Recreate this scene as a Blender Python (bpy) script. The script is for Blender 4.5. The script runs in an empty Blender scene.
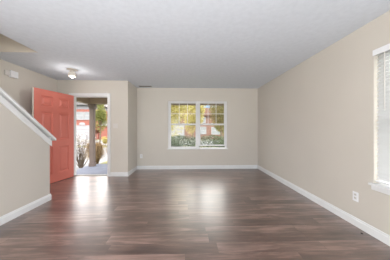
import bpy, bmesh, math, random
from mathutils import Vector, Matrix
random.seed(7)
S = bpy.context.scene
C = S.collection
R = math.radians

# ------------------------------------------------------------ camera, sky, sun, lights, exposure
cam_d = bpy.data.cameras.new('camera')
cam_d.sensor_width = 36.0
cam_d.lens = 36.0 * 170.0 / 390.0
cam_d.shift_y = -1.2 / 390.0
cam_d.clip_start = 0.05
cam = bpy.data.objects.new('camera', cam_d)
cam.location = (0, 0, 1.21)
cam.rotation_euler = (R(90), 0, R(-1.7))
C.objects.link(cam)
S.camera = cam

S.view_settings.view_transform = 'Standard'
S.view_settings.look = 'None'
S.view_settings.exposure = 0.05
S.view_settings.gamma = 1.0
S.view_settings.use_curve_mapping = False

SKY_LOW, SKY_HIGH = 1.0, 6.5
SUN_STRENGTH = 0.8
REAR_LIGHT = 5.0
FLOOR_FILL = 84.0
SIDE_LIGHT = 66.0
LEFT_LIGHT = 160.0
BULB_LIGHT = 4.4
STAIR_FILL = 180.0

w = bpy.data.worlds.new('sky'); S.world = w; w.use_nodes = True
nt = w.node_tree; nt.nodes.clear()
out = nt.nodes.new('ShaderNodeOutputWorld'); bg = nt.nodes.new('ShaderNodeBackground')
tc = nt.nodes.new('ShaderNodeTexCoord'); nz = nt.nodes.new('ShaderNodeTexNoise')
nz.inputs['Scale'].default_value = 2.2; nz.inputs['Detail'].default_value = 5
cr = nt.nodes.new('ShaderNodeValToRGB')
cr.color_ramp.elements[0].position = 0.42; cr.color_ramp.elements[0].color = (0.50, 0.68, 0.95, 1)
cr.color_ramp.elements[1].position = 0.60; cr.color_ramp.elements[1].color = (0.93, 0.96, 1.0, 1)
nt.links.new(tc.outputs['Generated'], nz.inputs['Vector'])
nt.links.new(nz.outputs['Fac'], cr.inputs['Fac'])
nt.links.new(cr.outputs['Color'], bg.inputs['Color'])
# hazy sky: brighter above the horizon band
sz = nt.nodes.new('ShaderNodeSeparateXYZ'); nt.links.new(tc.outputs['Generated'], sz.inputs[0])
mr = nt.nodes.new('ShaderNodeMapRange'); mr.interpolation_type = 'SMOOTHSTEP'
mr.inputs['From Min'].default_value = 0.11; mr.inputs['From Max'].default_value = 0.26
mr.inputs['To Min'].default_value = SKY_LOW; mr.inputs['To Max'].default_value = SKY_HIGH
wm = nt.nodes.new('ShaderNodeMapRange'); wm.inputs['From Min'].default_value = 0.16; wm.inputs['From Max'].default_value = 0.3
nt.links.new(sz.outputs['Z'], wm.inputs['Value'])
mxw = nt.nodes.new('ShaderNodeMix'); mxw.data_type = 'RGBA'; mxw.inputs[7].default_value = (1.0, 0.95, 0.92, 1)
nt.links.new(wm.outputs['Result'], mxw.inputs['Factor']); nt.links.new(cr.outputs['Color'], mxw.inputs[6])
nt.links.new(mxw.outputs[2], bg.inputs['Color'])
nt.links.new(sz.outputs['Z'], mr.inputs['Value']); nt.links.new(mr.outputs['Result'], bg.inputs['Strength'])
nt.links.new(bg.outputs['Background'], out.inputs['Surface'])

def lamp(name, kind, loc, rot, energy, color, **kw):
    d = bpy.data.lights.new(name, kind); d.energy = energy; d.color = color
    for k, v in kw.items(): setattr(d, k, v)
    o = bpy.data.objects.new(name, d); o.location = loc; o.rotation_euler = rot; C.objects.link(o)
    return o
lamp('sun', 'SUN', (0, -20, 20), (R(48), 0, R(-28)), SUN_STRENGTH, (1.0, 0.95, 0.88), angle=R(3))
# fill lamp added inside the unseen rear patio door, behind the camera
lamp('rear_fill', 'AREA', (-0.1, -2.9, 1.35), (R(90), 0, 0), REAR_LIGHT, (0.96, 0.98, 1.0), shape='RECTANGLE', size=3.6, size_y=2.0)
# added fill panel low behind the camera, aimed up at the ceiling
lamp('floor_fill', 'AREA', (-0.1, -1.7, 0.06), (R(180 - 54), 0, 0), FLOOR_FILL, (0.95, 0.98, 1.0), shape='RECTANGLE', size=3.6, size_y=1.6, spread=R(100))
# added fill lamp for the right wall, left of and behind the camera
lamp('left_fill', 'AREA', (-2.3, -1.2, 1.4), (R(90), 0, R(-85)), LEFT_LIGHT, (1.0, 0.98, 0.95), shape='RECTANGLE', size=2.6, size_y=2.0)
# unseen point lamp added high in the stairwell to brighten its walls
lamp('stairwell_fill', 'POINT', (-2.95, 0.9, 4.5), (0, 0, 0), STAIR_FILL, (1.0, 0.95, 0.88), shadow_soft_size=0.12)
# fill lamp added before the solid right wall behind the camera, towards the foyer
lamp('side_fill', 'AREA', (1.95, -1.3, 1.4), (R(92), 0, R(66)), SIDE_LIGHT, (0.99, 0.99, 1.0), shape='RECTANGLE', size=1.8, size_y=1.5, spread=R(110))

# ------------------------------------------------------------ materials
def lin(c):
    c = c / 255.0
    return c / 12.92 if c <= 0.04045 else ((c + 0.055) / 1.055) ** 2.4
def rgb(r, g, b): return (lin(r), lin(g), lin(b), 1)
def nodemat(name):
    m = bpy.data.materials.new(name); m.use_nodes = True
    return m, m.node_tree, m.node_tree.nodes['Principled BSDF']
def mat(name, c1, c2=None, rough=0.6, scale=8.0, bump=0.0, bscale=80.0, metal=0.0, spec=0.5, detail=3):
    m, t, p = nodemat(name)
    p.inputs['Roughness'].default_value = rough; p.inputs['Metallic'].default_value = metal
    p.inputs['Specular IOR Level'].default_value = spec
    tcn = t.nodes.new('ShaderNodeTexCoord')
    n = t.nodes.new('ShaderNodeTexNoise'); n.inputs['Scale'].default_value = scale; n.inputs['Detail'].default_value = detail
    t.links.new(tcn.outputs['Object'], n.inputs['Vector'])
    r = t.nodes.new('ShaderNodeValToRGB')
    r.color_ramp.elements[0].position = 0.35; r.color_ramp.elements[1].position = 0.65
    r.color_ramp.elements[0].color = rgb(*c1); r.color_ramp.elements[1].color = rgb(*(c2 or tuple(min(255, x + 3) for x in c1)))
    t.links.new(n.outputs['Fac'], r.inputs['Fac']); t.links.new(r.outputs['Color'], p.inputs['Base Color'])
    if bump:
        b = t.nodes.new('ShaderNodeBump'); b.inputs['Strength'].default_value = bump; b.inputs['Distance'].default_value = 0.01
        n2 = t.nodes.new('ShaderNodeTexNoise'); n2.inputs['Scale'].default_value = bscale; n2.inputs['Detail'].default_value = 4
        t.links.new(tcn.outputs['Object'], n2.inputs['Vector'])
        t.links.new(n2.outputs['Fac'], b.inputs['Height']); t.links.new(b.outputs['Normal'], p.inputs['Normal'])
    return m
def glassmat():
    m = bpy.data.materials.new('window glass'); m.use_nodes = True; t = m.node_tree; t.nodes.clear()
    o = t.nodes.new('ShaderNodeOutputMaterial'); mx = t.nodes.new('ShaderNodeMixShader')
    tr = t.nodes.new('ShaderNodeBsdfTransparent'); gl = t.nodes.new('ShaderNodeBsdfGlossy')
    gl.inputs['Roughness'].default_value = 0.02; tr.inputs['Color'].default_value = (0.95, 0.97, 0.96, 1)
    mx.inputs['Fac'].default_value = 0.005
    t.links.new(tr.outputs[0], mx.inputs[1]); t.links.new(gl.outputs[0], mx.inputs[2]); t.links.new(mx.outputs[0], o.inputs['Surface'])
    return m
def slatmat():
    m, t, p = nodemat('white vinyl slat')
    p.inputs['Base Color'].default_value = (0.76, 0.77, 0.78, 1); p.inputs['Roughness'].default_value = 0.45
    o = t.nodes['Material Output']; mx = t.nodes.new('ShaderNodeMixShader'); tl = t.nodes.new('ShaderNodeBsdfTranslucent')
    tl.inputs['Color'].default_value = (0.9, 0.9, 0.88, 1); mx.inputs['Fac'].default_value = 0.12
    t.links.new(p.outputs[0], mx.inputs[1]); t.links.new(tl.outputs[0], mx.inputs[2]); t.links.new(mx.outputs[0], o.inputs['Surface'])
    return m
def floormat():
    m, t, p = nodemat('vinyl plank'); N = t.nodes; L = t.links
    def M(op, a, b=None, c=None):
        n = N.new('ShaderNodeMath'); n.operation = op
        for i, v in enumerate((a, b, c)):
            if v is None: continue
            if isinstance(v, (int, float)): n.inputs[i].default_value = v
            else: L.new(v, n.inputs[i])
        return n.outputs[0]
    tcn = N.new('ShaderNodeTexCoord'); sx = N.new('ShaderNodeSeparateXYZ'); L.new(tcn.outputs['Object'], sx.inputs[0])
    W, LN = 0.15, 1.1
    ry = M('DIVIDE', sx.outputs['Y'], W); row = M('FLOOR', ry)
    wn = N.new('ShaderNodeTexWhiteNoise'); wn.noise_dimensions = '1D'; L.new(row, wn.inputs['W'])
    rx = M('ADD', M('DIVIDE', sx.outputs['X'], LN), M('MULTIPLY', wn.outputs['Value'], 7.3)); col = M('FLOOR', rx)
    cell = N.new('ShaderNodeCombineXYZ'); L.new(row, cell.inputs[0]); L.new(col, cell.inputs[1])
    w2 = N.new('ShaderNodeTexWhiteNoise'); w2.noise_dimensions = '2D'; L.new(cell.outputs[0], w2.inputs['Vector'])
    g = N.new('ShaderNodeCombineXYZ')
    L.new(M('MULTIPLY', sx.outputs['X'], 1.6), g.inputs[0]); L.new(M('MULTIPLY', sx.outputs['Y'], 15.0), g.inputs[1])
    L.new(M('MULTIPLY', w2.outputs['Value'], 37.0), g.inputs[2])
    gn = N.new('ShaderNodeTexNoise'); gn.inputs['Scale'].default_value = 1.0; gn.inputs['Detail'].default_value = 6
    gn.inputs['Roughness'].default_value = 0.65; gn.inputs['Distortion'].default_value = 0.6
    L.new(g.outputs[0], gn.inputs['Vector'])
    g2 = N.new('ShaderNodeCombineXYZ')
    L.new(M('MULTIPLY', sx.outputs['X'], 2.2), g2.inputs[0]); L.new(M('MULTIPLY', sx.outputs['Y'], 5.0), g2.inputs[1])
    L.new(M('MULTIPLY', w2.outputs['Value'], 91.0), g2.inputs[2])
    bn = N.new('ShaderNodeTexNoise'); bn.inputs['Scale'].default_value = 1.0; bn.inputs['Detail'].default_value = 4
    L.new(g2.outputs[0], bn.inputs['Vector'])
    f = M('ADD', M('MULTIPLY', gn.outputs['Fac'], 0.85), M('ADD', M('MULTIPLY', w2.outputs['Value'], 0.13), M('MULTIPLY', bn.outputs['Fac'], 0.22)))
    r = N.new('ShaderNodeValToRGB'); e = r.color_ramp.elements
    e[0].position = 0.32; e[0].color = rgb(42, 27, 22)
    e[1].position = 0.78; e[1].color = rgb(152, 122, 112)
    k = e.new(0.46); k.color = rgb(65, 43, 36)
    k = e.new(0.60); k.color = rgb(97, 71, 62)
    L.new(f, r.inputs['Fac'])
    fy = M('FRACT', ry); fx = M('FRACT', rx)
    sy = M('LESS_THAN', M('MINIMUM', fy, M('SUBTRACT', 1.0, fy)), 0.012)
    sxn = M('LESS_THAN', M('MINIMUM', fx, M('SUBTRACT', 1.0, fx)), 0.0018)
    seam = M('MAXIMUM', sy, sxn)
    mix = N.new('ShaderNodeMix'); mix.data_type = 'RGBA'
    L.new(M('MULTIPLY', seam, 0.6), mix.inputs['Factor']); L.new(r.outputs['Color'], mix.inputs[6]); mix.inputs[7].default_value = rgb(34, 25, 22)
    L.new(mix.outputs[2], p.inputs['Base Color'])
    rr = M('ADD', 0.29, M('MULTIPLY', gn.outputs['Fac'], 0.14)); L.new(rr, p.inputs['Roughness'])
    p.inputs['Coat Weight'].default_value = 0.8; p.inputs['Coat Roughness'].default_value = 0.29; p.inputs['Coat IOR'].default_value = 1.7
    p.inputs['Specular IOR Level'].default_value = 1.0
    b = N.new('ShaderNodeBump'); b.inputs['Strength'].default_value = 0.25; b.inputs['Distance'].default_value = 0.004
    L.new(M('SUBTRACT', M('MULTIPLY', gn.outputs['Fac'], 0.5), seam), b.inputs['Height']); L.new(b.outputs['Normal'], p.inputs['Normal'])
    return m
def brickmat(name, a, b2, mortar, sc=1.0):
    m, t, p = nodemat(name)
    tcn = t.nodes.new('ShaderNodeTexCoord'); sp = t.nodes.new('ShaderNodeSeparateXYZ'); cb = t.nodes.new('ShaderNodeCombineXYZ')
    ad = t.nodes.new('ShaderNodeMath'); ad.operation = 'ADD'
    t.links.new(tcn.outputs['Object'], sp.inputs[0]); t.links.new(sp.outputs['X'], ad.inputs[0]); t.links.new(sp.outputs['Y'], ad.inputs[1])
    t.links.new(ad.outputs[0], cb.inputs[0]); t.links.new(sp.outputs['Z'], cb.inputs[1])
    br = t.nodes.new('ShaderNodeTexBrick'); br.inputs['Scale'].default_value = sc
    br.inputs['Brick Width'].default_value = 0.22; br.inputs['Row Height'].default_value = 0.075; br.inputs['Mortar Size'].default_value = 0.008
    br.inputs['Color1'].default_value = rgb(*a); br.inputs['Color2'].default_value = rgb(*b2); br.inputs['Mortar'].default_value = rgb(*mortar)
    t.links.new(cb.outputs[0], br.inputs['Vector']); t.links.new(br.outputs['Color'], p.inputs['Base Color'])
    p.inputs['Roughness'].default_value = 0.9
    return m
def leafmat(name, c1, c2):
    m = mat(name, c1, c2, rough=0.6, scale=3.0, detail=5)
    t = m.node_tree; p = t.nodes['Principled BSDF']; o = t.nodes['Material Output']
    mx = t.nodes.new('ShaderNodeMixShader'); tl = t.nodes.new('ShaderNodeBsdfTranslucent'); mx.inputs['Fac'].default_value = 0.4
    src = p.inputs['Base Color'].links[0].from_socket
    t.links.new(src, tl.inputs['Color']); t.links.new(p.outputs[0], mx.inputs[1]); t.links.new(tl.outputs[0], mx.inputs[2])
    t.links.new(mx.outputs[0], o.inputs['Surface'])
    return m

WALL = mat('beige wall paint', (206, 200, 191), (208, 202, 193), rough=0.5, scale=1.5, bump=0.02, bscale=220, spec=0.5)
CEIL = mat('textured white ceiling', (214, 220, 229), (219, 225, 234), rough=0.9, scale=16, bump=0.08, bscale=38, spec=0.1, detail=6)
TRIM = mat('white trim paint', (226, 227, 228), rough=0.4)
VINYL = mat('white window vinyl', (228, 228, 230), rough=0.35)
RED = mat('coral red door paint', (208, 116, 102), (210, 119, 105), rough=0.42, scale=3)
DWHITE = mat('white door paint', (232, 226, 220), rough=0.45)
FLOOR = floormat()
GLASS = glassmat()
SLAT = slatmat()
BRASS = mat('satin nickel', (170, 165, 155), rough=0.3, metal=1.0)
PLASTIC = mat('white plastic', (232, 233, 236), rough=0.4)
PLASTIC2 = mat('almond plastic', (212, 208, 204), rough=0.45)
SLOT = mat('dark slot', (60, 58, 56), rough=0.7)
SHADE = mat('cream lamp glass', (222, 214, 204), rough=0.3)
METALW = mat('painted grey metal', (150, 148, 142), rough=0.5)
CARPET = mat('beige stair carpet', (178, 168, 152), (190, 180, 165), rough=0.95, scale=60, bump=0.4, bscale=300)
CONC = mat('pale blue grey concrete', (82, 89, 104), (93, 100, 115), rough=0.85, scale=5, bump=0.1)
TAUPE = mat('taupe porch paint', (104, 92, 86), (112, 99, 93), rough=0.7, scale=3)
SOFFIT = mat('brown porch soffit', (150, 134, 120), (158, 142, 128), rough=0.8, scale=3)
LAWN = mat('yellow green autumn lawn', (84, 88, 50), (112, 110, 72), rough=0.95, scale=1.2, detail=6)
ROAD = mat('pale asphalt', (108, 110, 112), (122, 123, 125), rough=0.95, scale=2)
WALK = mat('light concrete', (118, 118, 117), (126, 126, 125), rough=0.9, scale=2)
BRICK = brickmat('red brick', (146, 78, 66), (132, 68, 58), (146, 122, 112))
BRICKP = brickmat('pink brick', (124, 88, 76), (110, 76, 66), (134, 120, 110))
SIDING = mat('pale grey siding', (120, 120, 124), (128, 128, 132), rough=0.8)
ROOFM = mat('grey shingle', (104, 103, 105), (118, 116, 116), rough=0.9, scale=10)
HWHITE = mat('white house trim', (152, 152, 155), rough=0.6)
PANE = mat('reflecting house pane', (128, 132, 134), (144, 147, 150), rough=0.5, scale=1)
BARK = mat('grey brown bark', (92, 80, 70), (120, 106, 92), rough=0.95, scale=12)
LY = leafmat('yellow leaves', (176, 164, 84), (202, 194, 146))
LO = leafmat('ochre green leaves', (118, 118, 76), (160, 144, 100))
LG = leafmat('yellow green leaves', (96, 108, 46), (140, 142, 80))
LGR = leafmat('grey green leaves', (50, 66, 46), (88, 100, 74))
LW = leafmat('white blossoms', (190, 188, 190), (205, 203, 203))
LT = leafmat('dry tan blades', (138, 114, 78), (172, 150, 112))
LB = leafmat('dry brown blades', (84, 64, 46), (118, 92, 68))
DARKR = leafmat('dark reddish leaves', (120, 74, 60), (160, 110, 86))

# ------------------------------------------------------------ helpers
def bx(bm, x0, x1, y0, y1, z0, z1, rot=None):
    vs = [bm.verts.new((x, y, z)) for x in (x0, x1) for y in (y0, y1) for z in (z0, z1)]
    for f in ((0, 1, 3, 2), (4, 6, 7, 5), (0, 4, 5, 1), (2, 3, 7, 6), (0, 2, 6, 4), (1, 5, 7, 3)):
        bm.faces.new([vs[i] for i in f])
    return vs
def prism(bm, pts, axis, a0, a1):
    """pts: 2D polygon, extruded along axis 'x','y' or 'z'"""
    def P(p, a):
        return {'x': (a, p[0], p[1]), 'y': (p[0], a, p[1]), 'z': (p[0], p[1], a)}[axis]
    A = [bm.verts.new(P(p, a0)) for p in pts]; B = [bm.verts.new(P(p, a1)) for p in pts]
    bm.faces.new(A[::-1]); bm.faces.new(B)
    n = len(pts)
    for i in range(n): bm.faces.new([A[i], A[(i + 1) % n], B[(i + 1) % n], B[i]])
def lathe(bm, prof, n=20, c=(0, 0, 0), ax='z'):
    rings = []
    for r, h in prof:
        ring = []
        for i in range(n):
            a = 2 * math.pi * i / n; u, v = r * math.cos(a), r * math.sin(a)
            p = {'z': (u, v, h), 'x': (h, u, v), 'y': (u, h, v)}[ax]
            ring.append(bm.verts.new((c[0] + p[0], c[1] + p[1], c[2] + p[2])))
        rings.append(ring)
    for a, b in zip(rings, rings[1:]):
        for i in range(n): bm.faces.new([a[i], a[(i + 1) % n], b[(i + 1) % n], b[i]])
    bm.faces.new(rings[0][::-1]); bm.faces.new(rings[-1])
def tube(bm, p0, p1, r0, r1=None, n=6):
    r1 = r0 if r1 is None else r1
    p0, p1 = Vector(p0), Vector(p1); d = (p1 - p0).normalized()
    u = d.orthogonal().normalized(); v = d.cross(u)
    A = [bm.verts.new(p0 + (u * math.cos(2 * math.pi * i / n) + v * math.sin(2 * math.pi * i / n)) * r0) for i in range(n)]
    B = [bm.verts.new(p1 + (u * math.cos(2 * math.pi * i / n) + v * math.sin(2 * math.pi * i / n)) * r1) for i in range(n)]
    for i in range(n): bm.faces.new([A[i], A[(i + 1) % n], B[(i + 1) % n], B[i]])
    bm.faces.new(A[::-1]); bm.faces.new(B)
def obj(name, bm, m, parent=None, bevel=0, smooth=False, flat=False):
    if not flat: bmesh.ops.recalc_face_normals(bm, faces=bm.faces)
    me = bpy.data.meshes.new(name); bm.to_mesh(me); bm.free()
    me.materials.append(m)
    if smooth: me.shade_smooth()
    o = bpy.data.objects.new(name, me); C.objects.link(o)
    if parent: o.parent = parent
    if bevel:
        b = o.modifiers.new('bevel', 'BEVEL'); b.width = bevel; b.segments = 2; b.limit_method = 'ANGLE'
    return o
def NB(): return bmesh.new()
def struct(name, bm, m, parent=None, bevel=0):
    o = obj(name, bm, m, parent, bevel)
    if not parent: o['kind'] = 'structure'
    return o
def empty(name, loc=(0, 0, 0), rz=0, kind=None):
    o = bpy.data.objects.new(name, None); o.location = loc; o.rotation_euler = (0, 0, rz); C.objects.link(o)
    o.empty_display_size = 0.1
    if kind: o['kind'] = kind
    return o
def tag(o, label, cat, group=None):
    o['label'] = label; o['category'] = cat
    if group: o['group'] = group
    return o

# ------------------------------------------------------------ room shell
H = 2.44
XL, XK, XR = -3.345, -2.38, 2.07       # foyer left wall, stair half wall face, right wall
XB, YB, YD, YR = -1.583, 5.13, 4.39, -3.0
T = 0.15
DX0, DX1, DZ = -2.99, -2.08, 2.05       # entry doorway
WX0, WX1, WZ0, WZ1 = -0.66, 1.13, 0.60, 2.05   # back window
RY0, RY1, RZ0, RZ1 = 0.94, 1.855, 0.585, 2.09  # right window

bm = NB(); prism(bm, [(XL, YR), (XR, YR), (XR, YB), (XB, YB), (XB, YD), (DX1, YD), (DX1, YD + T), (DX0, YD + T), (DX0, YD), (XL, YD)], 'z', -0.05, 0.0)
struct('floor', bm, FLOOR)
# ceiling with the stairwell opening (X XL..-2.445, Y -0.4..2.82)
OX, OY = -2.445, 2.82
bm = NB()
bx(bm, OX, XR, YR, YD, H, H + 0.25); bx(bm, XB, XR, YD, YB, H, H + 0.25)
bx(bm, XL, OX, OY, YD, H, H + 0.25); bx(bm, XL, OX, YR, -0.4, H, H + 0.25)
struct('ceiling', bm, CEIL)
bm = NB(); bx(bm, XL - T, OX + 0.12, -0.52, OY + 0.12, 4.9, 5.0)
struct('ceiling_stairwell', bm, CEIL)
bm = NB(); bx(bm, OX, OX + 0.12, -0.4, OY, H + 0.002, 4.9); bx(bm, XL, OX + 0.12, OY, OY + 0.12, H + 0.25, 4.9)
bx(bm, XL, OX, OY - 0.012, OY, H + 0.002, 4.9); bx(bm, OX - 0.01, OX, -0.4, OY - 0.012, H + 0.002, 4.9)
bx(bm, XL, OX + 0.12, -0.52, -0.4, H + 0.25, 4.9)
struct('wall_stairwell', bm, WALL)

bm = NB()
bx(bm, XB - T, WX0, YB, YB + T, 0, H); bx(bm, WX1, XR + T, YB, YB + T, 0, H)
bx(bm, WX0, WX1, YB, YB + T, 0, WZ0); bx(bm, WX0, WX1, YB, YB + T, WZ1, H)
struct('wall_back', bm, WALL)
bm = NB(); bx(bm, XB - T, XB, YD + T, YB, 0, H)
struct('wall_return', bm, WALL)
bm = NB()
bx(bm, XL, DX0, YD, YD + T, 0, H); bx(bm, DX1, XB, YD, YD + T, 0, H); bx(bm, DX0, DX1, YD, YD + T, DZ, H)
struct('wall_entry', bm, WALL)
bm = NB(); bx(bm, XL - T, XL, YR - T, YD + T, 0, 4.9)
struct('wall_left', bm, WALL)
bm = NB()
bx(bm, XR, XR + T, YR - T, RY0, 0, H); bx(bm, XR, XR + T, RY1, YB, 0, H)
bx(bm, XR, XR + T, RY0, RY1, 0, RZ0); bx(bm, XR, XR + T, RY0, RY1, RZ1, H)
struct('wall_right', bm, WALL)
# rear wall with patio door opening
bm = NB()
bx(bm, XL, -1.9, YR - T, YR, 0, H); bx(bm, 1.7, XR, YR - T, YR, 0, H); bx(bm, -1.9, 1.7, YR - T, YR, 2.3, H)
struct('wall_rear', bm, WALL)
d = empty('door_2', (0, 0, 0), 0, 'structure')
bm = NB()
for a, b in ((-1.9, -1.84), (-0.13, -0.07), (1.64, 1.7)): bx(bm, a, b, YR - 0.1, YR - 0.04, 0, 2.3)
bx(bm, -1.84, -0.13, YR - 0.1, YR - 0.04, 0, 0.06); bx(bm, -0.07, 1.64, YR - 0.1, YR - 0.04, 0, 0.06)
bx(bm, -1.84, -0.13, YR - 0.1, YR - 0.04, 2.24, 2.3); bx(bm, -0.07, 1.64, YR - 0.1, YR - 0.04, 2.24, 2.3)
struct('door_frame', bm, VINYL, d)
bm = NB(); bx(bm, -1.84, -0.13, YR - 0.075, YR - 0.068, 0.06, 2.24); bx(bm, -0.07, 1.64, YR - 0.075, YR - 0.068, 0.06, 2.24)
struct('pane', bm, GLASS, d)

# stair half wall with sloped top, running into full height wall behind the camera
SL = 0.776
YE, ZE = 2.96, 1.03                     # far end of the half wall, wall top there (under the cap)
zt = lambda y: ZE + (YE - y) * SL
y_full = YE - (H - ZE) / SL
bm = NB(); prism(bm, [(YE, 0), (YE, ZE), (y_full, H), (YR, H), (YR, 0)], 'x', XK - 0.12, XK)
struct('wall_stair', bm, WALL)
# cap: board plus a small moulding under its edge
bm = NB()
ya, yb = YE + 0.095, y_full + 0.02
def cap_poly(lo, hi, e=0.0): return [(ya - e, zt(ya) + lo), (ya - e, zt(ya) + hi), (yb, zt(yb) + hi), (yb, zt(yb) + lo)]
prism(bm, cap_poly(0.045, 0.085), 'x', XK - 0.16, XK + 0.04)
struct('trim_1', bm, TRIM, None, 0.006)
bm = NB(); prism(bm, cap_poly(-0.045, 0.045, 0.07), 'x', XK, XK + 0.018)
prism(bm, [(YE + 0.001, zt(YE) - 0.045), (YE + 0.001, zt(YE) + 0.04), (YE + 0.022, zt(YE + 0.022) + 0.04), (YE + 0.022, zt(YE + 0.022) - 0.045)], 'x', XK - 0.12, XK)
struct('trim_2', bm, TRIM, None, 0.004)
# staircase behind the half wall
bm = NB(); pts = [(2.86, 0.0)]
y, z = 2.86, 0.0
for i in range(13):
    z += 0.188; pts.append((y, z)); y -= 0.242; pts.append((y, z))
pts.append((y, 0.0))
prism(bm, pts, 'x', XL, XK - 0.12)
o = struct('staircase', bm, CARPET)

# baseboards: profiled
def baseboard(name, p0, p1, nrm, h=0.105, t=0.015):
    """along p0->p1, thickness towards nrm"""
    p0, p1, n = Vector((*p0, 0)), Vector((*p1, 0)), Vector((*nrm, 0))
    prof = [(0.0005, 0.0), (t, 0.0), (t, h * 0.74), (t * 0.62, h * 0.82), (t * 0.55, h * 0.95), (t * 0.25, h), (0.0005, h)]
    bm = NB()
    A = [bm.verts.new(p0 + n * a + Vector((0, 0, b))) for a, b in prof]
    B = [bm.verts.new(p1 + n * a + Vector((0, 0, b))) for a, b in prof]
    bm.faces.new(A); bm.faces.new(B[::-1])
    for i in range(len(prof)):
        j = (i + 1) % len(prof); bm.faces.new([A[i], A[j], B[j], B[i]])
    return struct(name, bm, TRIM)
baseboard('baseboard_back', (XB + 0.015, YB), (XR - 0.015, YB), (0, -1))
baseboard('baseboard_right', (XR, YR), (XR, YB), (-1, 0))
baseboard('baseboard_return', (XB, YD - 0.015), (XB, YB), (1, 0))
baseboard('baseboard_entry', (DX1 + 0.062, YD), (XB, YD), (0, -1))
baseboard('baseboard_stair', (XK, YR), (XK, YE + 0.015), (1, 0))
baseboard('baseboard_stair_end', (XK - 0.12, YE), (XK, YE), (0, 1))
baseboard('baseboard_left', (XL, 2.9), (XL, YD), (1, 0))
baseboard('baseboard_hinge', (XL + 0.015, YD), (DX0 - 0.062, YD), (0, -1))

# ------------------------------------------------------------ entry door, jamb and casing
bm = NB()
bx(bm, DX0 - 0.06, DX0, YD - 0.018, YD, 0, DZ + 0.06); bx(bm, DX1, DX1 + 0.06, YD - 0.018, YD, 0, DZ + 0.06)
bx(bm, DX0, DX1, YD - 0.018, YD, DZ, DZ + 0.06)
bx(bm, DX0 - 0.06, DX0 - 0.045, YD - 0.024, YD - 0.018, 0, DZ + 0.06); bx(bm, DX1 + 0.045, DX1 + 0.06, YD - 0.024, YD - 0.018, 0, DZ + 0.06)
bx(bm, DX0 - 0.045, DX1 + 0.045, YD - 0.024, YD - 0.018, DZ + 0.045, DZ + 0.06)
struct('trim_3', bm, TRIM, None, 0.003)
bm = NB()
bx(bm, DX0, DX0 + 0.02, YD, YD + T, 0.0, DZ); bx(bm, DX1 - 0.02, DX1, YD, YD + T, 0, DZ); bx(bm, DX0 + 0.02, DX1 - 0.02, YD, YD + T, DZ - 0.02, DZ)
bx(bm, DX0 + 0.02, DX0 + 0.032, YD + 0.055, YD + 0.1, 0.0, DZ - 0.02); bx(bm, DX1 - 0.032, DX1 - 0.02, YD + 0.055, YD + 0.1, 0, DZ - 0.02)
struct('trim_4', bm, TRIM)
bm = NB(); prism(bm, [(YD + 0.02, 0.0), (YD + 0.05, 0.018), (YD + 0.13, 0.018), (YD + T + 0.03, -0.01), (YD + T + 0.03, -0.03), (YD + 0.15, -0.03), (YD + 0.15, 0.0)], 'x', DX0 + 0.02, DX1 - 0.02)
struct('trim_5', bm, METALW)

# the leaf is modelled in local coordinates: x along the width from the hinge, y = thickness (+y is the outside face), z up
a_open = math.atan2(-0.885, -0.195)
leafW, leafH, lt = 0.90, 2.03, 0.045
door = empty('door_1', (DX0 + 0.022, YD - 0.012, 0.012), a_open, 'structure')
# panels: recess grids
cols = [(0.13, 0.385), (0.515, 0.77)]
rows = [(0.20, 0.80), (0.95, 1.56), (1.68, 1.90)]
bm = NB()
xs = [0, cols[0][0], cols[0][1], cols[1][0], cols[1][1], leafW]
zs = [0, rows[0][0], rows[0][1], rows[1][0], rows[1][1], rows[2][0], rows[2][1], leafH]
# stiles and rails as one mesh: boxes around the panel openings
bx(bm, xs[0], xs[1], 0, lt, 0, leafH); bx(bm, xs[2], xs[3], 0, lt, 0, leafH); bx(bm, xs[4], xs[5], 0, lt, 0, leafH)
for (x0, x1) in cols:
    for (z0, z1) in ((0, rows[0][0]), (rows[0][1], rows[1][0]), (rows[1][1], rows[2][0]), (rows[2][1], leafH)):
        bx(bm, x0, x1, 0, lt, z0, z1)
bmesh.ops.remove_doubles(bm, verts=bm.verts, dist=1e-5)
lf = obj('door_leaf', bm, RED, door)
def panel(x0, x1, z0, z1):
    bm = NB()
    for s, y0 in ((1, lt), (-1, 0.0)):       # both faces: sunk moulding then raised field
        loops = []
        for ins, dep in ((0.0, 0.0), (0.014, 0.018), (0.036, 0.018), (0.06, 0.002)):
            y = y0 - s * dep
            loops.append([bm.verts.new((a, y, b)) for a, b in ((x0 + ins, z0 + ins), (x1 - ins, z0 + ins), (x1 - ins, z1 - ins), (x0 + ins, z1 - ins))])
        for A, B in zip(loops, loops[1:]):
            for i in range(4): bm.faces.new([A[i], A[(i + 1) % 4], B[(i + 1) % 4], B[i]])
        bm.faces.new(loops[-1])
        if s == 1: first = loops[0]
        else:
            for i in range(4): bm.faces.new([first[i], first[(i + 1) % 4], loops[0][(i + 1) % 4], loops[0][i]])
    bmesh.ops.recalc_face_normals(bm, faces=bm.faces)
    return obj('door_panel', bm, RED, door)
for c in cols:
    for r in rows: panel(c[0], c[1], r[0], r[1])
bm = NB(); bx(bm, leafW, leafW + 0.003, 0.0, lt, 0, leafH)
o = obj('edge_strip', bm, DWHITE, door); o['label'] = 'white latch edge of the door'
bm = NB(); lathe(bm, [(0.03, 0.0), (0.03, 0.006), (0.011, 0.01), (0.011, 0.035), (0.024, 0.045), (0.027, 0.06), (0.02, 0.072)], 18, (leafW - 0.07, lt, 0.95), 'y')
obj('door_handle', bm, BRASS, door, 0, True)
bm = NB(); lathe(bm, [(0.027, 0.0), (0.027, 0.012), (0.02, 0.016)], 18, (leafW - 0.07, lt, 1.12), 'y')
obj('deadbolt', bm, BRASS, door, 0, True)
for z in (0.2, 1.0, 1.8):
    bm = NB(); tube(bm, (-0.006, -0.004, z), (-0.006, -0.004, z + 0.09), 0.006, None, 8)
    obj('hinge', bm, BRASS, door)
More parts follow.
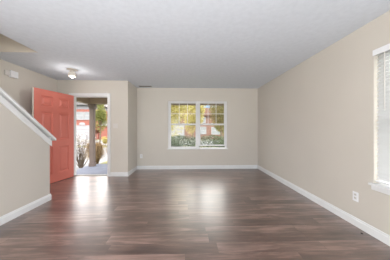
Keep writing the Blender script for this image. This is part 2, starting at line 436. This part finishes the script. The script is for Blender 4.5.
bm = NB(); bx(bm, 0.01, leafW - 0.01, 0.01, lt - 0.01, -0.008, 0)
o = obj('door_sweep', bm, SLOT, door); o['label'] = 'dark rubber sweep'

# ------------------------------------------------------------ windows
def sash(parent, x0, x1, z0, z1, y0, y1, grid=None, fr=0.035, name='sash'):
    bm = NB()
    bx(bm, x0, x0 + fr, y0, y1, z0, z1); bx(bm, x1 - fr, x1, y0, y1, z0, z1)
    bx(bm, x0 + fr, x1 - fr, y0, y1, z0, z0 + fr); bx(bm, x0 + fr, x1 - fr, y0, y1, z1 - fr, z1)
    s = struct(name, bm, VINYL, parent, 0.003)
    ym = (y0 + y1) / 2
    bm = NB(); bx(bm, x0 + fr, x1 - fr, ym - 0.003, ym + 0.003, z0 + fr, z1 - fr)
    struct('pane', bm, GLASS, s)
    if grid:
        nx, nz_ = grid; bm = NB(); g = 0.008
        ax0, ax1, az0, az1 = x0 + fr, x1 - fr, z0 + fr, z1 - fr
        for i in range(1, nx):
            x = ax0 + (ax1 - ax0) * i / nx; bx(bm, x - g, x + g, ym - 0.008, ym - 0.0035, az0, az1)
        for j in range(1, nz_):
            z = az0 + (az1 - az0) * j / nz_
            for i in range(nx):
                xa = ax0 + (ax1 - ax0) * i / nx + (g if i else 0); xb = ax0 + (ax1 - ax0) * (i + 1) / nx - (g if i < nx - 1 else 0)
                bx(bm, xa, xb, ym - 0.008, ym - 0.0035, z - g, z + g)
        struct('muntin', bm, VINYL, s)
win = empty('window_1', (0, 0, 0), 0, 'structure')
ya_, yb_ = YB + 0.045, YB + 0.125
F = 0.045
xm = 0.245; mw = 0.035
bm = NB()
bx(bm, WX0, WX0 + F, ya_, yb_, WZ0, WZ1); bx(bm, WX1 - F, WX1, ya_, yb_, WZ0, WZ1); bx(bm, xm - mw, xm + mw, ya_ - 0.01, yb_, WZ0, WZ1)
for a, b in ((WX0 + F, xm - mw), (xm + mw, WX1 - F)):
    bx(bm, a, b, ya_, yb_, WZ0, WZ0 + 0.03); bx(bm, a, b, ya_, yb_, WZ1 - 0.03, WZ1)
struct('window_frame', bm, VINYL, win, 0.003)
zmid = 1.34
for a, b, lift in ((WX0 + F, xm - mw, 0.0), (xm + mw, WX1 - F, 0.055)):
    sash(win, a + 0.002, b - 0.002, zmid - 0.02, WZ1 - 0.03, ya_ + 0.045, ya_ + 0.072, (3, 2), 0.03, 'upper_sash')
    sash(win, a + 0.002, b - 0.002, WZ0 + 0.03 + lift, zmid + 0.03, ya_ + 0.01, ya_ + 0.038, None, 0.036, 'lower_sash')
    bm = NB(); bx(bm, (a + b) / 2 - 0.035, (a + b) / 2 + 0.035, ya_ - 0.004, ya_ + 0.01, zmid + 0.03, zmid + 0.042)
    o = struct('sash_lock', bm, VINYL, win, 0.002)
bm = NB()
bx(bm, WX0 + 0.001, WX1 - 0.001, YB, ya_, WZ0, WZ0 + 0.016); bx(bm, WX0 - 0.02, WX1 + 0.02, YB - 0.03, YB - 0.0005, WZ0 - 0.006, WZ0 + 0.016)
struct('window_sill', bm, TRIM, win, 0.003)

# right window: same kind, with blinds
win2 = empty('window_2', (0, 0, 0), 0, 'structure')
xa_, xb_ = XR + 0.085, XR + 0.14
bm = NB()
bx(bm, xa_, xb_, RY0, RY0 + F, RZ0, RZ1); bx(bm, xa_, xb_, RY1 - F, RY1, RZ0, RZ1)
bx(bm, xa_, xb_, RY0 + F, RY1 - F, RZ0, RZ0 + 0.04); bx(bm, xa_, xb_, RY0 + F, RY1 - F, RZ1 - 0.04, RZ1); bx(bm, xa_, xb_, RY0 + F, RY1 - F, 1.32, 1.37)
struct('window_frame', bm, VINYL, win2, 0.003)
bm = NB(); bx(bm, xa_ + 0.025, xa_ + 0.03, RY0 + F, RY1 - F, RZ0 + 0.04, 1.32); bx(bm, xa_ + 0.025, xa_ + 0.03, RY0 + F, RY1 - F, 1.37, RZ1 - 0.04)
struct('pane', bm, GLASS, win2)
bm = NB()
bx(bm, XR, xa_, RY0 + 0.001, RY1 - 0.001, RZ0, RZ0 + 0.012); bx(bm, XR - 0.035, XR - 0.0005, RY0 - 0.03, RY1 + 0.03, RZ0 - 0.012, RZ0 + 0.012)
bx(bm, XR - 0.014, XR - 0.0005, RY0 - 0.015, RY1 + 0.015, RZ0 - 0.062, RZ0 - 0.012)
struct('window_sill', bm, TRIM, win2, 0.003)

bl = empty('window_blind', (XR + 0.028, (RY0 + RY1) / 2, RZ0 + 0.03))
tag(bl, 'closed white horizontal slat blind in the right wall window', 'blind')
hw = (RY1 - RY0) / 2 - 0.012
top = RZ1 - RZ0 - 0.035
bm = NB(); bx(bm, -0.022, 0.022, -hw, hw, top - 0.035, top - 0.0); obj('headrail', bm, PLASTIC, bl)
bm = NB(); bx(bm, -0.048, -0.04, -hw - 0.008, hw + 0.008, top - 0.06, top + 0.004); obj('valance', bm, PLASTIC, bl, 0.002)
bm = NB(); n = 36; a = R(57)
zb0 = 0.055; zb1 = top - 0.05
for i in range(n):
    z = zb0 + (zb1 - zb0) * i / (n - 1)
    ca, sa = math.cos(a) * 0.025, math.sin(a) * 0.025
    tx, tz = -math.sin(a) * 0.0013, math.cos(a) * 0.0013
    p = [(-ca, z + sa), (0 - tx * 2, z + 0.0 + tz * 2), (ca, z - sa)]
    # outer (room side) edge low, inner edge high
    p = [(-ca, z - sa), (tx * -4.5, z + tz * 4.5), (ca, z + sa), (ca + tx, z + sa - tz), (-tx * 3.2, z + tz * 3.2), (-ca + tx, z - sa - tz)]
    A = [bm.verts.new((q[0], -hw + 0.004, q[1])) for q in p]; B = [bm.verts.new((q[0], hw - 0.004, q[1])) for q in p]
    bm.faces.new(A); bm.faces.new(B[::-1])
    for k in range(6): bm.faces.new([A[k], A[(k + 1) % 6], B[(k + 1) % 6], B[k]])
obj('slats', bm, SLAT, bl)
bm = NB(); bx(bm, -0.026, 0.026, -hw + 0.004, hw - 0.004, 0.004, 0.022); obj('bottom_rail', bm, PLASTIC, bl, 0.003)
bm = NB(); tube(bm, (-0.034, hw - 0.1, top - 0.04), (-0.034, hw - 0.1, top - 0.68), 0.005, None, 6); o = obj('wand', bm, PLASTIC2, bl); o['label'] = 'thin grey tilt wand'
for s in (-0.28, 0.28):
    bm = NB()
    tube(bm, (-0.028, s, 0.02), (-0.028, s, top - 0.04), 0.0012, None, 4); tube(bm, (0.028, s, 0.02), (0.028, s, top - 0.04), 0.0012, None, 4)
    obj('ladder_cord', bm, PLASTIC, bl)

# ------------------------------------------------------------ fittings
def outlet(loc, rz, label):
    e = empty('wall_outlet', loc, rz); tag(e, label, 'outlet')
    bm = NB(); bx(bm, -0.036, 0.036, -0.007, -0.0005, -0.058, 0.058); obj('cover_plate', bm, PLASTIC, e, 0.002)
    for z in (-0.03, 0.012):
        bm = NB(); bx(bm, -0.016, 0.016, -0.0095, -0.0072, z - 0.002, z + 0.026)
        r_ = obj('receptacle', bm, PLASTIC2, e, 0.001)
        bm = NB()
        bx(bm, -0.008, -0.0055, -0.0100, -0.0096, z + 0.008, z + 0.018); bx(bm, 0.0055, 0.008, -0.0100, -0.0096, z + 0.008, z + 0.018)
        obj('slot', bm, SLOT, r_)
outlet((XR, 2.062, 0.365), R(-90), 'white wall outlet low on the right wall between corner and blind')
outlet((-1.455, YB, 0.39), 0, 'pale wall outlet above the baseboard at the left end of the back wall')
e = empty('light_switch', (-1.895, YD, 1.285)); tag(e, 'pale double light switch plate beside the entry door', 'light switch')
bm = NB(); bx(bm, -0.058, 0.058, -0.007, -0.0005, -0.058, 0.058); obj('cover_plate', bm, PLASTIC2, e, 0.002)
for x in (-0.023, 0.023):
    bm = NB(); prism(bm, [(-0.0072, -0.012), (-0.0072, 0.012), (-0.016, 0.009), (-0.011, -0.008)], 'x', x - 0.005, x + 0.005); obj('toggle', bm, PLASTIC2, e)
e = empty('door_sensor', (-2.145, YD, 2.128)); tag(e, 'tiny beige alarm contact above the entry door casing', 'sensor')
bm = NB(); bx(bm, -0.045, 0.045, -0.016, -0.0005, -0.012, 0.014); obj('sensor_case', bm, PLASTIC2, e, 0.003)
bm = NB(); bx(bm, -0.02, 0.02, -0.0175, -0.0162, -0.003, 0.004); obj('sensor_label', bm, METALW, e)
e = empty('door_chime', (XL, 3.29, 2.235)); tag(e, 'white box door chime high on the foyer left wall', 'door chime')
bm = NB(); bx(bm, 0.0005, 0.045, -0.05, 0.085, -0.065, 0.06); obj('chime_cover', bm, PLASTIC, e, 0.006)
bm = NB(); bx(bm, 0.0005, 0.03, -0.135, -0.0505, -0.05, 0.04); o = obj('chime_shade', bm, PLASTIC2, e, 0.01); o['label'] = 'added greyish block standing for the shade beside the chime'  # added block, its grey stands for shade on the wall

# ceiling light in the foyer
e = empty('ceiling_light', (-2.44, 3.60, H)); tag(e, 'small cream jar shaped ceiling light in front of the entry door', 'ceiling light')
bm = NB(); lathe(bm, [(0.095, -0.001), (0.095, -0.008), (0.075, -0.018), (0.04, -0.024)], 24); obj('canopy', bm, SHADE, e, 0, True)
bm = NB(); lathe(bm, [(0.032, -0.024), (0.032, -0.055)], 16, (0.0, 0, 0)); obj('socket', bm, SHADE, e, 0, True)
bm = NB(); lathe(bm, [(0.035, -0.045), (0.062, -0.06), (0.072, -0.10), (0.07, -0.135), (0.06, -0.15), (0.052, -0.151), (0.05, -0.12)], 24); obj('lamp_shade', bm, SHADE, e, 0, True)
m, t, p = nodemat('lit bulb'); p.inputs['Emission Color'].default_value = (1, 0.93, 0.82, 1); p.inputs['Emission Strength'].default_value = 1.2
bm = NB(); lathe(bm, [(0.015, -0.08), (0.028, -0.12), (0.032, -0.15), (0.024, -0.17), (0.008, -0.178)], 16); o = obj('bulb', bm, m, e, 0, True); o['label'] = 'glowing white bulb'
lamp('bulb_light', 'POINT', (-2.44, 3.60, H - 0.27), (0, 0, 0), BULB_LIGHT, (1.0, 0.97, 0.92), shadow_soft_size=0.05)
# ceiling register
e = empty('ceiling_vent', (-1.29, 4.96, H)); tag(e, 'slim grey ceiling vent close to the back wall', 'vent')
bm = NB(); bx(bm, -0.18, 0.18, -0.06, -0.045, -0.010, -0.0005); bx(bm, -0.18, 0.18, 0.045, 0.06, -0.010, -0.0005); bx(bm, -0.18, -0.165, -0.045, 0.045, -0.010, -0.0005); bx(bm, 0.165, 0.18, -0.045, 0.045, -0.010, -0.0005)
obj('vent_frame', bm, METALW, e)
bm = NB(); bx(bm, -0.165, 0.165, -0.045, 0.045, -0.002, -0.0005); obj('backing', bm, SLOT, e)
bm = NB()
for i in range(6):
    y = -0.036 + i * 0.0145; prism(bm, [(y - 0.004, -0.010), (y + 0.004, -0.004), (y + 0.005, -0.005), (y - 0.003, -0.011)], 'x', -0.165, 0.165)
obj('louvers', bm, METALW, e)
# small dark scrap by the right baseboard
bm = NB(); vs = [bm.verts.new((0.012 * math.cos(a) * s, 0.012 * math.sin(a), z)) for z, s in ((0.0005, 1.0), (0.006, 0.6)) for a in [k * math.pi / 3 for k in range(6)]]
bm.faces.new(vs[:6]); bm.faces.new(vs[6:])
for k in range(6): bm.faces.new([vs[k], vs[(k + 1) % 6], vs[6 + (k + 1) % 6], vs[6 + k]])
o = obj('debris_scrap', bm, SLOT); o.location = (1.985, 1.905, 0); tag(o, 'tiny dark scrap on the floor against the right baseboard', 'scrap')

# ------------------------------------------------------------ outside: ground
GZ = -0.45
bm = NB(); bx(bm, -60, -11.5, 4.0, 17.3, GZ - 0.1, GZ); bx(bm, -11.5, -4.3, 15.2, 17.3, GZ - 0.1, GZ); bx(bm, -11.5, -4.3, 4.0, 5.2, GZ - 0.1, GZ); bx(bm, -4.3, 50, 4.0, 17.3, GZ - 0.1, GZ); bx(bm, -60, 50, 23.0, 24.0, GZ - 0.1, GZ); bx(bm, -60, 50, 25.2, 80, GZ - 0.1, GZ)
bx(bm, -60, 50, -40, 4.0, GZ - 0.1, GZ)
struct('lawn', bm, LAWN)
bm = NB(); bx(bm, -60, 50, 17.5, 22.8, GZ - 0.12, GZ - 0.03); struct('street', bm, ROAD)
bm = NB(); bx(bm, -60, 50, 17.3, 17.5, GZ - 0.12, GZ + 0.02); bx(bm, -60, 50, 22.8, 23.0, GZ - 0.12, GZ + 0.02); struct('kerb', bm, WALK)
bm = NB(); bx(bm, -60, 50, 24.0, 25.2, GZ - 0.1, GZ + 0.01); struct('sidewalk', bm, WALK)
bm = NB(); bx(bm, -19.2, -15.4, 25.2, 27.0, GZ, GZ + 0.015); bx(bm, -3.6, 1.2, 25.2, 27.0, GZ, GZ + 0.015); struct('driveway', bm, WALK)
bm = NB(); bx(bm, -11.5, -4.3, 5.2, 15.2, GZ - 0.1, GZ + 0.005); struct('parking_pad', bm, ROAD)
# foundation and porch slab
bm = NB(); bx(bm, XL - T, XR + T, YR - T, YD + 0.005, GZ, -0.051); bx(bm, XB - T, XR + T, YD + 0.005, YB + T, GZ, -0.051)
struct('foundation', bm, CONC)
bm = NB(); prism(bm, [(-3.62, YD + 0.16), (XB - T - 0.01, YD + 0.16), (XB - T - 0.01, YB + T + 0.01), (-0.9, YB + T + 0.01), (-0.9, 6.45), (-3.62, 6.45)], 'z', GZ, -0.10)
struct('porch_slab', bm, CONC)
# porch roof and beams
bm = NB(); bx(bm, -3.66, -0.9, YB + T + 0.005, 6.5, 2.36, 2.42); bx(bm, -3.66, XB - T - 0.005, YD + T + 0.005, YB + T + 0.005, 2.36, 2.42)
struct('porch_ceiling', bm, SOFFIT)
bm = NB(); bx(bm, -3.64, -0.9, 5.98, 6.16, 2.075, 2.359); struct('porch_beam', bm, SOFFIT, None, 0.004)
bm = NB(); bx(bm, -3.62, -3.46, YD + T + 0.01, 5.979, 2.075, 2.359); struct('porch_beam_side', bm, SOFFIT, None, 0.004)
bm = NB()
prism(bm, [(5.8, 2.17), (5.8, 2.3), (-3.4, 5.3), (-3.4, 2.6), (YR, 2.72), (YD, 2.72), (5.0, 2.7)], 'x', -0.88, XR + 0.62)
prism(bm, [(6.6, 2.43), (6.6, 2.5), (2.0, 4.2), (2.0, 2.8), (YD, 2.8), (5.2, 2.7)], 'x', XL - 0.5, -0.89)
struct('house_roof', bm, ROOFM)
bm = NB(); bx(bm, -0.89, XR + 0.6, YB + T + 0.005, 5.72, 2.08, 2.16); bx(bm, -0.89, XR + 0.6, 5.72, 5.76, 2.0, 2.169); struct('eave_soffit', bm, SOFFIT)
# column
e = empty('porch_column', (-3.42, 6.07, -0.10)); tag(e, 'taupe square porch column with base and capital outside the entry door', 'column')
bm = NB(); bx(bm, -0.07, 0.07, -0.07, 0.07, 0.12, 2.0); obj('shaft', bm, TAUPE, e, 0.006)
bm = NB(); bx(bm, -0.088, 0.088, -0.088, 0.088, 0.0, 0.12); obj('base', bm, TAUPE, e, 0.006)
bm = NB(); bx(bm, -0.085, 0.085, -0.085, 0.085, 2.0, 2.06); bx(bm, -0.105, 0.105, -0.105, 0.105, 2.06, 2.173); obj('capital', bm, TAUPE, e, 0.006)

# ------------------------------------------------------------ plants
def leaves(bm, pts, size, flat=0.0):
    for p in pts:
        s = size * random.uniform(0.6, 1.3)
        u = Vector((random.gauss(0, 1), random.gauss(0, 1), random.gauss(0, 1) * (1 - flat))).normalized(); v = u.orthogonal().normalized()
        v = Matrix.Rotation(random.uniform(0, 6.28), 3, u) @ v
        p = Vector(p)
        a, b = u * s, v * s * 0.55
        n_ = u.cross(v) * s * 0.12
        bm.faces.new([bm.verts.new(p - a), bm.verts.new(p + b + n_), bm.verts.new(p + a), bm.verts.new(p - b + n_)])
def blob_pts(n, c, r, clumps=10, k=0.45):
    cs = []
    for i in range(clumps):
        while True:
            q = Vector((random.uniform(-1, 1), random.uniform(-1, 1), random.uniform(-1, 1)))
            if q.length < 1: break
        cs.append((q * (1 - k * 0.7), random.uniform(0.7, 1.15) * k))
    out_ = []
    for i in range(n):
        q, rr = random.choice(cs)
        d_ = Vector((random.gauss(0, 1), random.gauss(0, 1), random.gauss(0, 1))).normalized() * rr * random.random() ** 0.33
        w_ = q + d_
        out_.append((c[0] + w_[0] * r[0], c[1] + w_[1] * r[1], c[2] + w_[2] * r[2]))
    return out_
def tree(name, loc, h, cz, r, n, size, leaf, label, clumps=16, trunk_r=0.12, m2=None, k=0.42):
    e = empty(name, loc); tag(e, label, 'tree')
    bm = NB(); p = Vector((0, 0, 0)); q = Vector((random.uniform(-.1, .1), 0, cz * 0.6)); tube(bm, p, q, trunk_r, trunk_r * 0.7, 8)
    for i in range(9):
        a = i * 2.4; d_ = Vector((math.cos(a) * r[0] * 0.7, math.sin(a) * r[1] * 0.7, cz + random.uniform(-0.3, 0.6) * r[2]))
        mid = (q + d_) / 2 + Vector((0, 0, 0.2)); tube(bm, q, mid, trunk_r * 0.45, trunk_r * 0.3, 5); tube(bm, mid, d_, trunk_r * 0.3, 0.01, 5)
    obj('trunk', bm, BARK, e)
    bm = NB(); leaves(bm, blob_pts(n, (0, 0, cz), r, clumps, k), size); obj('foliage', bm, leaf, e, flat=True)
    return e
tree('autumn_tree', (-1.6, 13.6, GZ), 5, 3.9, (2.0, 1.5, 2.9), 15000, 0.062, LY, 'bright yellow autumn tree seen through the left half of the back window', 26, 0.09)
tree('autumn_tree', (0.35, 18.0, GZ), 5, 3.2, (1.5, 1.2, 2.3), 9000, 0.06, LY, 'low pale yellow tree just left of the back window mullion', 16, 0.06)
tree('street_tree', (2.75, 14.6, GZ), 5, 3.2, (1.05, 1.1, 2.2), 9500, 0.058, LO, 'ochre green tree seen at the right edge of the back window', 24, 0.09)
tree('street_tree', (4.1, 21.5, GZ), 5, 1.9, (0.9, 0.8, 1.0), 3500, 0.055, LG, 'small green tree before the pink house, behind the ochre tree', 14, 0.07)
tree('street_tree', (-8.15, 15.6, GZ), 5, 3.0, (0.75, 0.8, 1.75), 4500, 0.055, LG, 'slim yellow green tree seen right of the porch column', 18, 0.07)
tree('red_shrub_tree', (-11.0, 20.4, GZ), 2, 1.5, (0.55, 0.5, 0.6), 900, 0.07, DARKR, 'small reddish tree behind the slim green tree', 10, 0.04)
e = empty('round_shrub', (-8.0, 16.4, GZ)); tag(e, 'small round golden shrub at the foot of the slim green tree', 'shrub')
bm = NB(); leaves(bm, blob_pts(900, (0, 0, 0.62), (0.36, 0.36, 0.42), 12, 0.6), 0.05); obj('foliage', bm, LY, e, flat=True)
bm = NB(); tube(bm, (0, 0, 0), (0, 0, 0.5), 0.03, 0.015); obj('stem', bm, BARK, e)
# far trees behind the houses
far = [(-9.5, 38, 4.4, 3.0, LG, 'green tree behind, between the red and the pink house'), (7.5, 39, 4.6, 3.2, LO, 'wide ochre tree behind the right end of the pink house'),
       (-4.5, 39, 5.4, 3.0, LY, 'tall yellow tree behind the left end of the pink house')]
for x, y, cz, r, lm, lb in far: tree('background_tree', (x, y, GZ), 6, cz, (r, r * 0.8, 3.2), 4500, 0.13, lm, lb, 18, 0.2)

def shrub(loc, r, h, n, label, leaf=LGR, flowers=70):
    e = empty('leafy_shrub', loc); tag(e, label, 'shrub')
    bm = NB()
    for i in range(9):
        a = i * 0.7; tube(bm, (0.03 * math.cos(a), 0.03 * math.sin(a), 0), (math.cos(a) * r * 0.6, math.sin(a) * r * 0.5, h * random.uniform(0.6, 0.9)), 0.012, 0.004, 5)
    obj('branches', bm, BARK, e)
    bm = NB(); leaves(bm, blob_pts(n, (0, 0, h * 0.56), (r, r * 0.7, h * 0.47), 18, 0.45), 0.028); obj('foliage', bm, leaf, e, flat=True)
    bm = NB(); leaves(bm, blob_pts(flowers, (0, 0, h * 0.6), (r * 1.02, r * 0.74, h * 0.46), 18, 0.4), 0.016); obj('blossoms', bm, LW, e, flat=True)
    return e
shrub((-0.85, 7.5, GZ), 0.85, 1.38, 4200, 'grey green shrub outside the left half of the back window')
shrub((0.42, 7.2, GZ), 0.62, 1.22, 3500, 'middle grey green shrub outside below the back window mullion')
shrub((1.85, 7.7, GZ), 0.78, 1.42, 4200, 'widest grey green shrub outside the right half of the back window')
# clipped hedge across the lawn
e = empty('clipped_hedge', (1.0, 12.0, GZ)); tag(e, 'long low green hedge along the street', 'hedge')
bm = NB(); pts = [(random.uniform(-4, 4), random.uniform(-0.35, 0.35), 0) for _ in range(7500)]
pts = [(x, y, random.uniform(0.05, 1.15 + 0.06 * math.sin(x * 3))) for x, y, _ in pts]; leaves(bm, pts, 0.055); obj('foliage', bm, LGR, e, flat=True)
bm = NB()
for i in range(14): tube(bm, (-3.8 + i * 0.58, 0, 0), (-3.8 + i * 0.58 + 0.1, 0.05, 0.6), 0.02, 0.008, 5)
o = obj('stems', bm, BARK, e); o['kind'] = 'stuff'

# flowering twig bush left of the column
e = empty('flowering_bush', (-4.62, 7.35, GZ)); tag(e, 'airy twiggy bush with small white flowers left of the porch column', 'bush')
bm = NB(); tips = []
for i in range(44):
    a = random.uniform(0, 6.28); l = random.uniform(0.55, 1.5); sp = random.uniform(0.1, 0.62)
    p0 = Vector((0.05 * math.cos(a), 0.05 * math.sin(a), 0)); p1 = Vector((math.cos(a) * sp * 0.5, math.sin(a) * sp * 0.4, l * 0.55)); p2 = Vector((math.cos(a) * sp * 1.1, math.sin(a) * sp * 0.8, l))
    tube(bm, p0, p1, 0.011, 0.008, 4); tube(bm, p1, p2, 0.008, 0.003, 4)
    for k in range(5):
        q = p1.lerp(p2, random.random()); q2 = q + Vector((random.uniform(-.12, .12), random.uniform(-.12, .12), random.uniform(0, .15))); tube(bm, q, q2, 0.003, 0.0015, 3); tips += [q2, q.lerp(q2, .6)]
obj('twigs', bm, BARK, e)
bm = NB(); leaves(bm, [t_ + Vector((random.uniform(-.03, .03),) * 3) for t_ in tips for _ in range(3)], 0.03); obj('blossoms', bm, LW, e, flat=True)
bm = NB(); leaves(bm, [t_ + Vector((random.uniform(-.05, .05), random.uniform(-.05, .05), random.uniform(-.05, .05))) for t_ in tips[::2]], 0.03); obj('foliage', bm, LB, e, flat=True)

def grass(loc, r, h, n, m1, m2, label):
    e = empty('ornamental_grass', loc); tag(e, label, 'grass clump')
    for nm, mm, cnt in (('blades', m1, n), ('dead_blades', m2, n // 2)):
        bm = NB()
        for i in range(cnt):
            a = random.uniform(0, 6.28); sp = r * random.random() ** 0.6; hh = h * random.uniform(0.5, 1.0)
            c_, s_ = math.cos(a), math.sin(a); wd = 0.009
            P = [Vector((c_ * 0.06 * random.random(), s_ * 0.06, 0)), Vector((c_ * sp * 0.45, s_ * sp * 0.45, hh * 0.7)), Vector((c_ * sp * 0.85, s_ * sp * 0.85, hh * 0.98)), Vector((c_ * sp * 1.15, s_ * sp * 1.15, hh * random.uniform(.6, .9)))]
            sd = Vector((-s_, c_, 0.1)) * wd
            prev = None
            for j, q in enumerate(P):
                ww = sd * (1 - j / 3.3); cur = (bm.verts.new(q - ww), bm.verts.new(q + ww))
                if prev: bm.faces.new([prev[0], prev[1], cur[1], cur[0]])
                prev = cur
        obj(nm, bm, mm, e, flat=True)
    return e
grass((-3.8, 6.95, GZ), 0.4, 1.15, 1100, LT, LB, 'tan dried ornamental grass clump beside the porch column')
grass((-3.5, 7.95, GZ), 0.38, 1.2, 900, LB, LT, 'darker brown dried grass clump at the right edge of the doorway')

# ------------------------------------------------------------ houses across the street
def h_window(parent, x0, x1, z0, z1, y):
    bm = NB(); f_ = 0.1
    bx(bm, x0, x0 + f_, y - 0.08, y - 0.001, z0, z1); bx(bm, x1 - f_, x1, y - 0.08, y - 0.001, z0, z1)
    bx(bm, x0 + f_, x1 - f_, y - 0.08, y - 0.001, z0, z0 + f_); bx(bm, x0 + f_, x1 - f_, y - 0.08, y - 0.001, z1 - f_, z1)
    zm = (z0 + z1) / 2; bx(bm, x0 + f_, x1 - f_, y - 0.07, y - 0.001, zm - 0.04, zm + 0.04)
    wdw = obj('window', bm, HWHITE, parent)
    bm = NB(); bx(bm, x0 + f_, x1 - f_, y - 0.03, y - 0.002, z0 + f_, zm - 0.04); bx(bm, x0 + f_, x1 - f_, y - 0.03, y - 0.002, zm + 0.04, z1 - f_)
    obj('pane', bm, PANE, wdw)
def garage(parent, x0, x1, z0, z1, y):
    bm = NB(); n_ = 4; hh = (z1 - z0) / n_
    for i in range(n_):
        bx(bm, x0, x1, y - 0.05, y - 0.001, z0 + i * hh + 0.01, z0 + (i + 1) * hh - 0.01)
        for k in range(4):
            wx = (x1 - x0) / 4; bx(bm, x0 + k * wx + 0.1, x0 + (k + 1) * wx - 0.1, y - 0.065, y - 0.0505, z0 + i * hh + 0.1, z0 + (i + 1) * hh - 0.1)
    g = obj('garage_door', bm, HWHITE, parent)
    bm = NB(); bx(bm, x0 - 0.12, x0 - 0.001, y - 0.08, y - 0.001, z0, z1 + 0.12); bx(bm, x1 + 0.001, x1 + 0.12, y - 0.08, y - 0.001, z0, z1 + 0.12); bx(bm, x0 - 0.001, x1 + 0.001, y - 0.08, y - 0.001, z1 + 0.001, z1 + 0.12)
    obj('garage_trim', bm, HWHITE, g)

hA = empty('brick_house', (0, 0, 0)); tag(hA, 'red brick house with white garage door seen through the entry doorway', 'house')
Y = 27.0
bm = NB(); bx(bm, -24, -14.4, Y, Y + 8, GZ, 4.25); obj('wall', bm, BRICK, hA)
bm = NB(); bx(bm, -24, -14.4, Y - 0.0, Y + 8, 4.25, 4.9); obj('siding', bm, SIDING, hA)
bm = NB(); prism(bm, [(-24.4, 4.9), (-14.0, 4.9), (-16.2, 6.6), (-21.8, 6.6)], 'y', Y - 0.4, Y + 8.4); obj('roof', bm, ROOFM, hA)
for a in (-18.85, -17.68, -16.51): h_window(hA, a, a + 1.13, 2.62, 3.85, Y)
h_window(hA, -21.6, -20.4, 2.62, 3.85, Y)
garage(hA, -18.6, -15.75, GZ, 1.62, Y)
bm = NB(); prism(bm, [(-17.2, 1.82), (-16.3, 1.82), (-16.35, 2.05), (-16.55, 2.2), (-16.95, 2.2), (-17.15, 2.05)], 'y', Y - 0.1, Y - 0.001); obj('lamp_plaque', bm, HWHITE, hA)
bm = NB(); bx(bm, -14.4, -12.9, Y + 0.3, Y + 6, GZ, 1.7); obj('side_wing', bm, BRICK, hA)
bm = NB(); prism(bm, [(Y + 0.0, 1.7), (Y + 3, 2.9), (Y + 6.3, 1.7)], 'x', -14.4, -12.7); obj('wing_roof', bm, ROOFM, hA)

hB = empty('brick_house', (0, 0, 0)); tag(hB, 'pink brick house behind the trees in the back window', 'house')
Y = 27.0
bm = NB(); bx(bm, -6.5, 5.5, Y, Y + 8, GZ, 3.3); obj('wall', bm, BRICKP, hB)
bm = NB(); prism(bm, [(-7, 3.3), (6.0, 3.3), (3.4, 4.5), (-4.4, 4.5)], 'y', Y - 0.4, Y + 8.4); obj('roof', bm, BRICKP, hB)
garage(hB, -3.4, -1.0, GZ, 1.7, Y); h_window(hB, -5.8, -4.7, 0.4, 1.7, Y)
h_window(hB, 1.2, 2.6, 0.35, 1.55, Y); h_window(hB, 3.4, 5.0, 0.3, 1.5, Y); h_window(hB, 1.3, 2.5, 2.1, 3.1, Y); h_window(hB, -2.8, -1.6, 2.1, 3.1, Y)
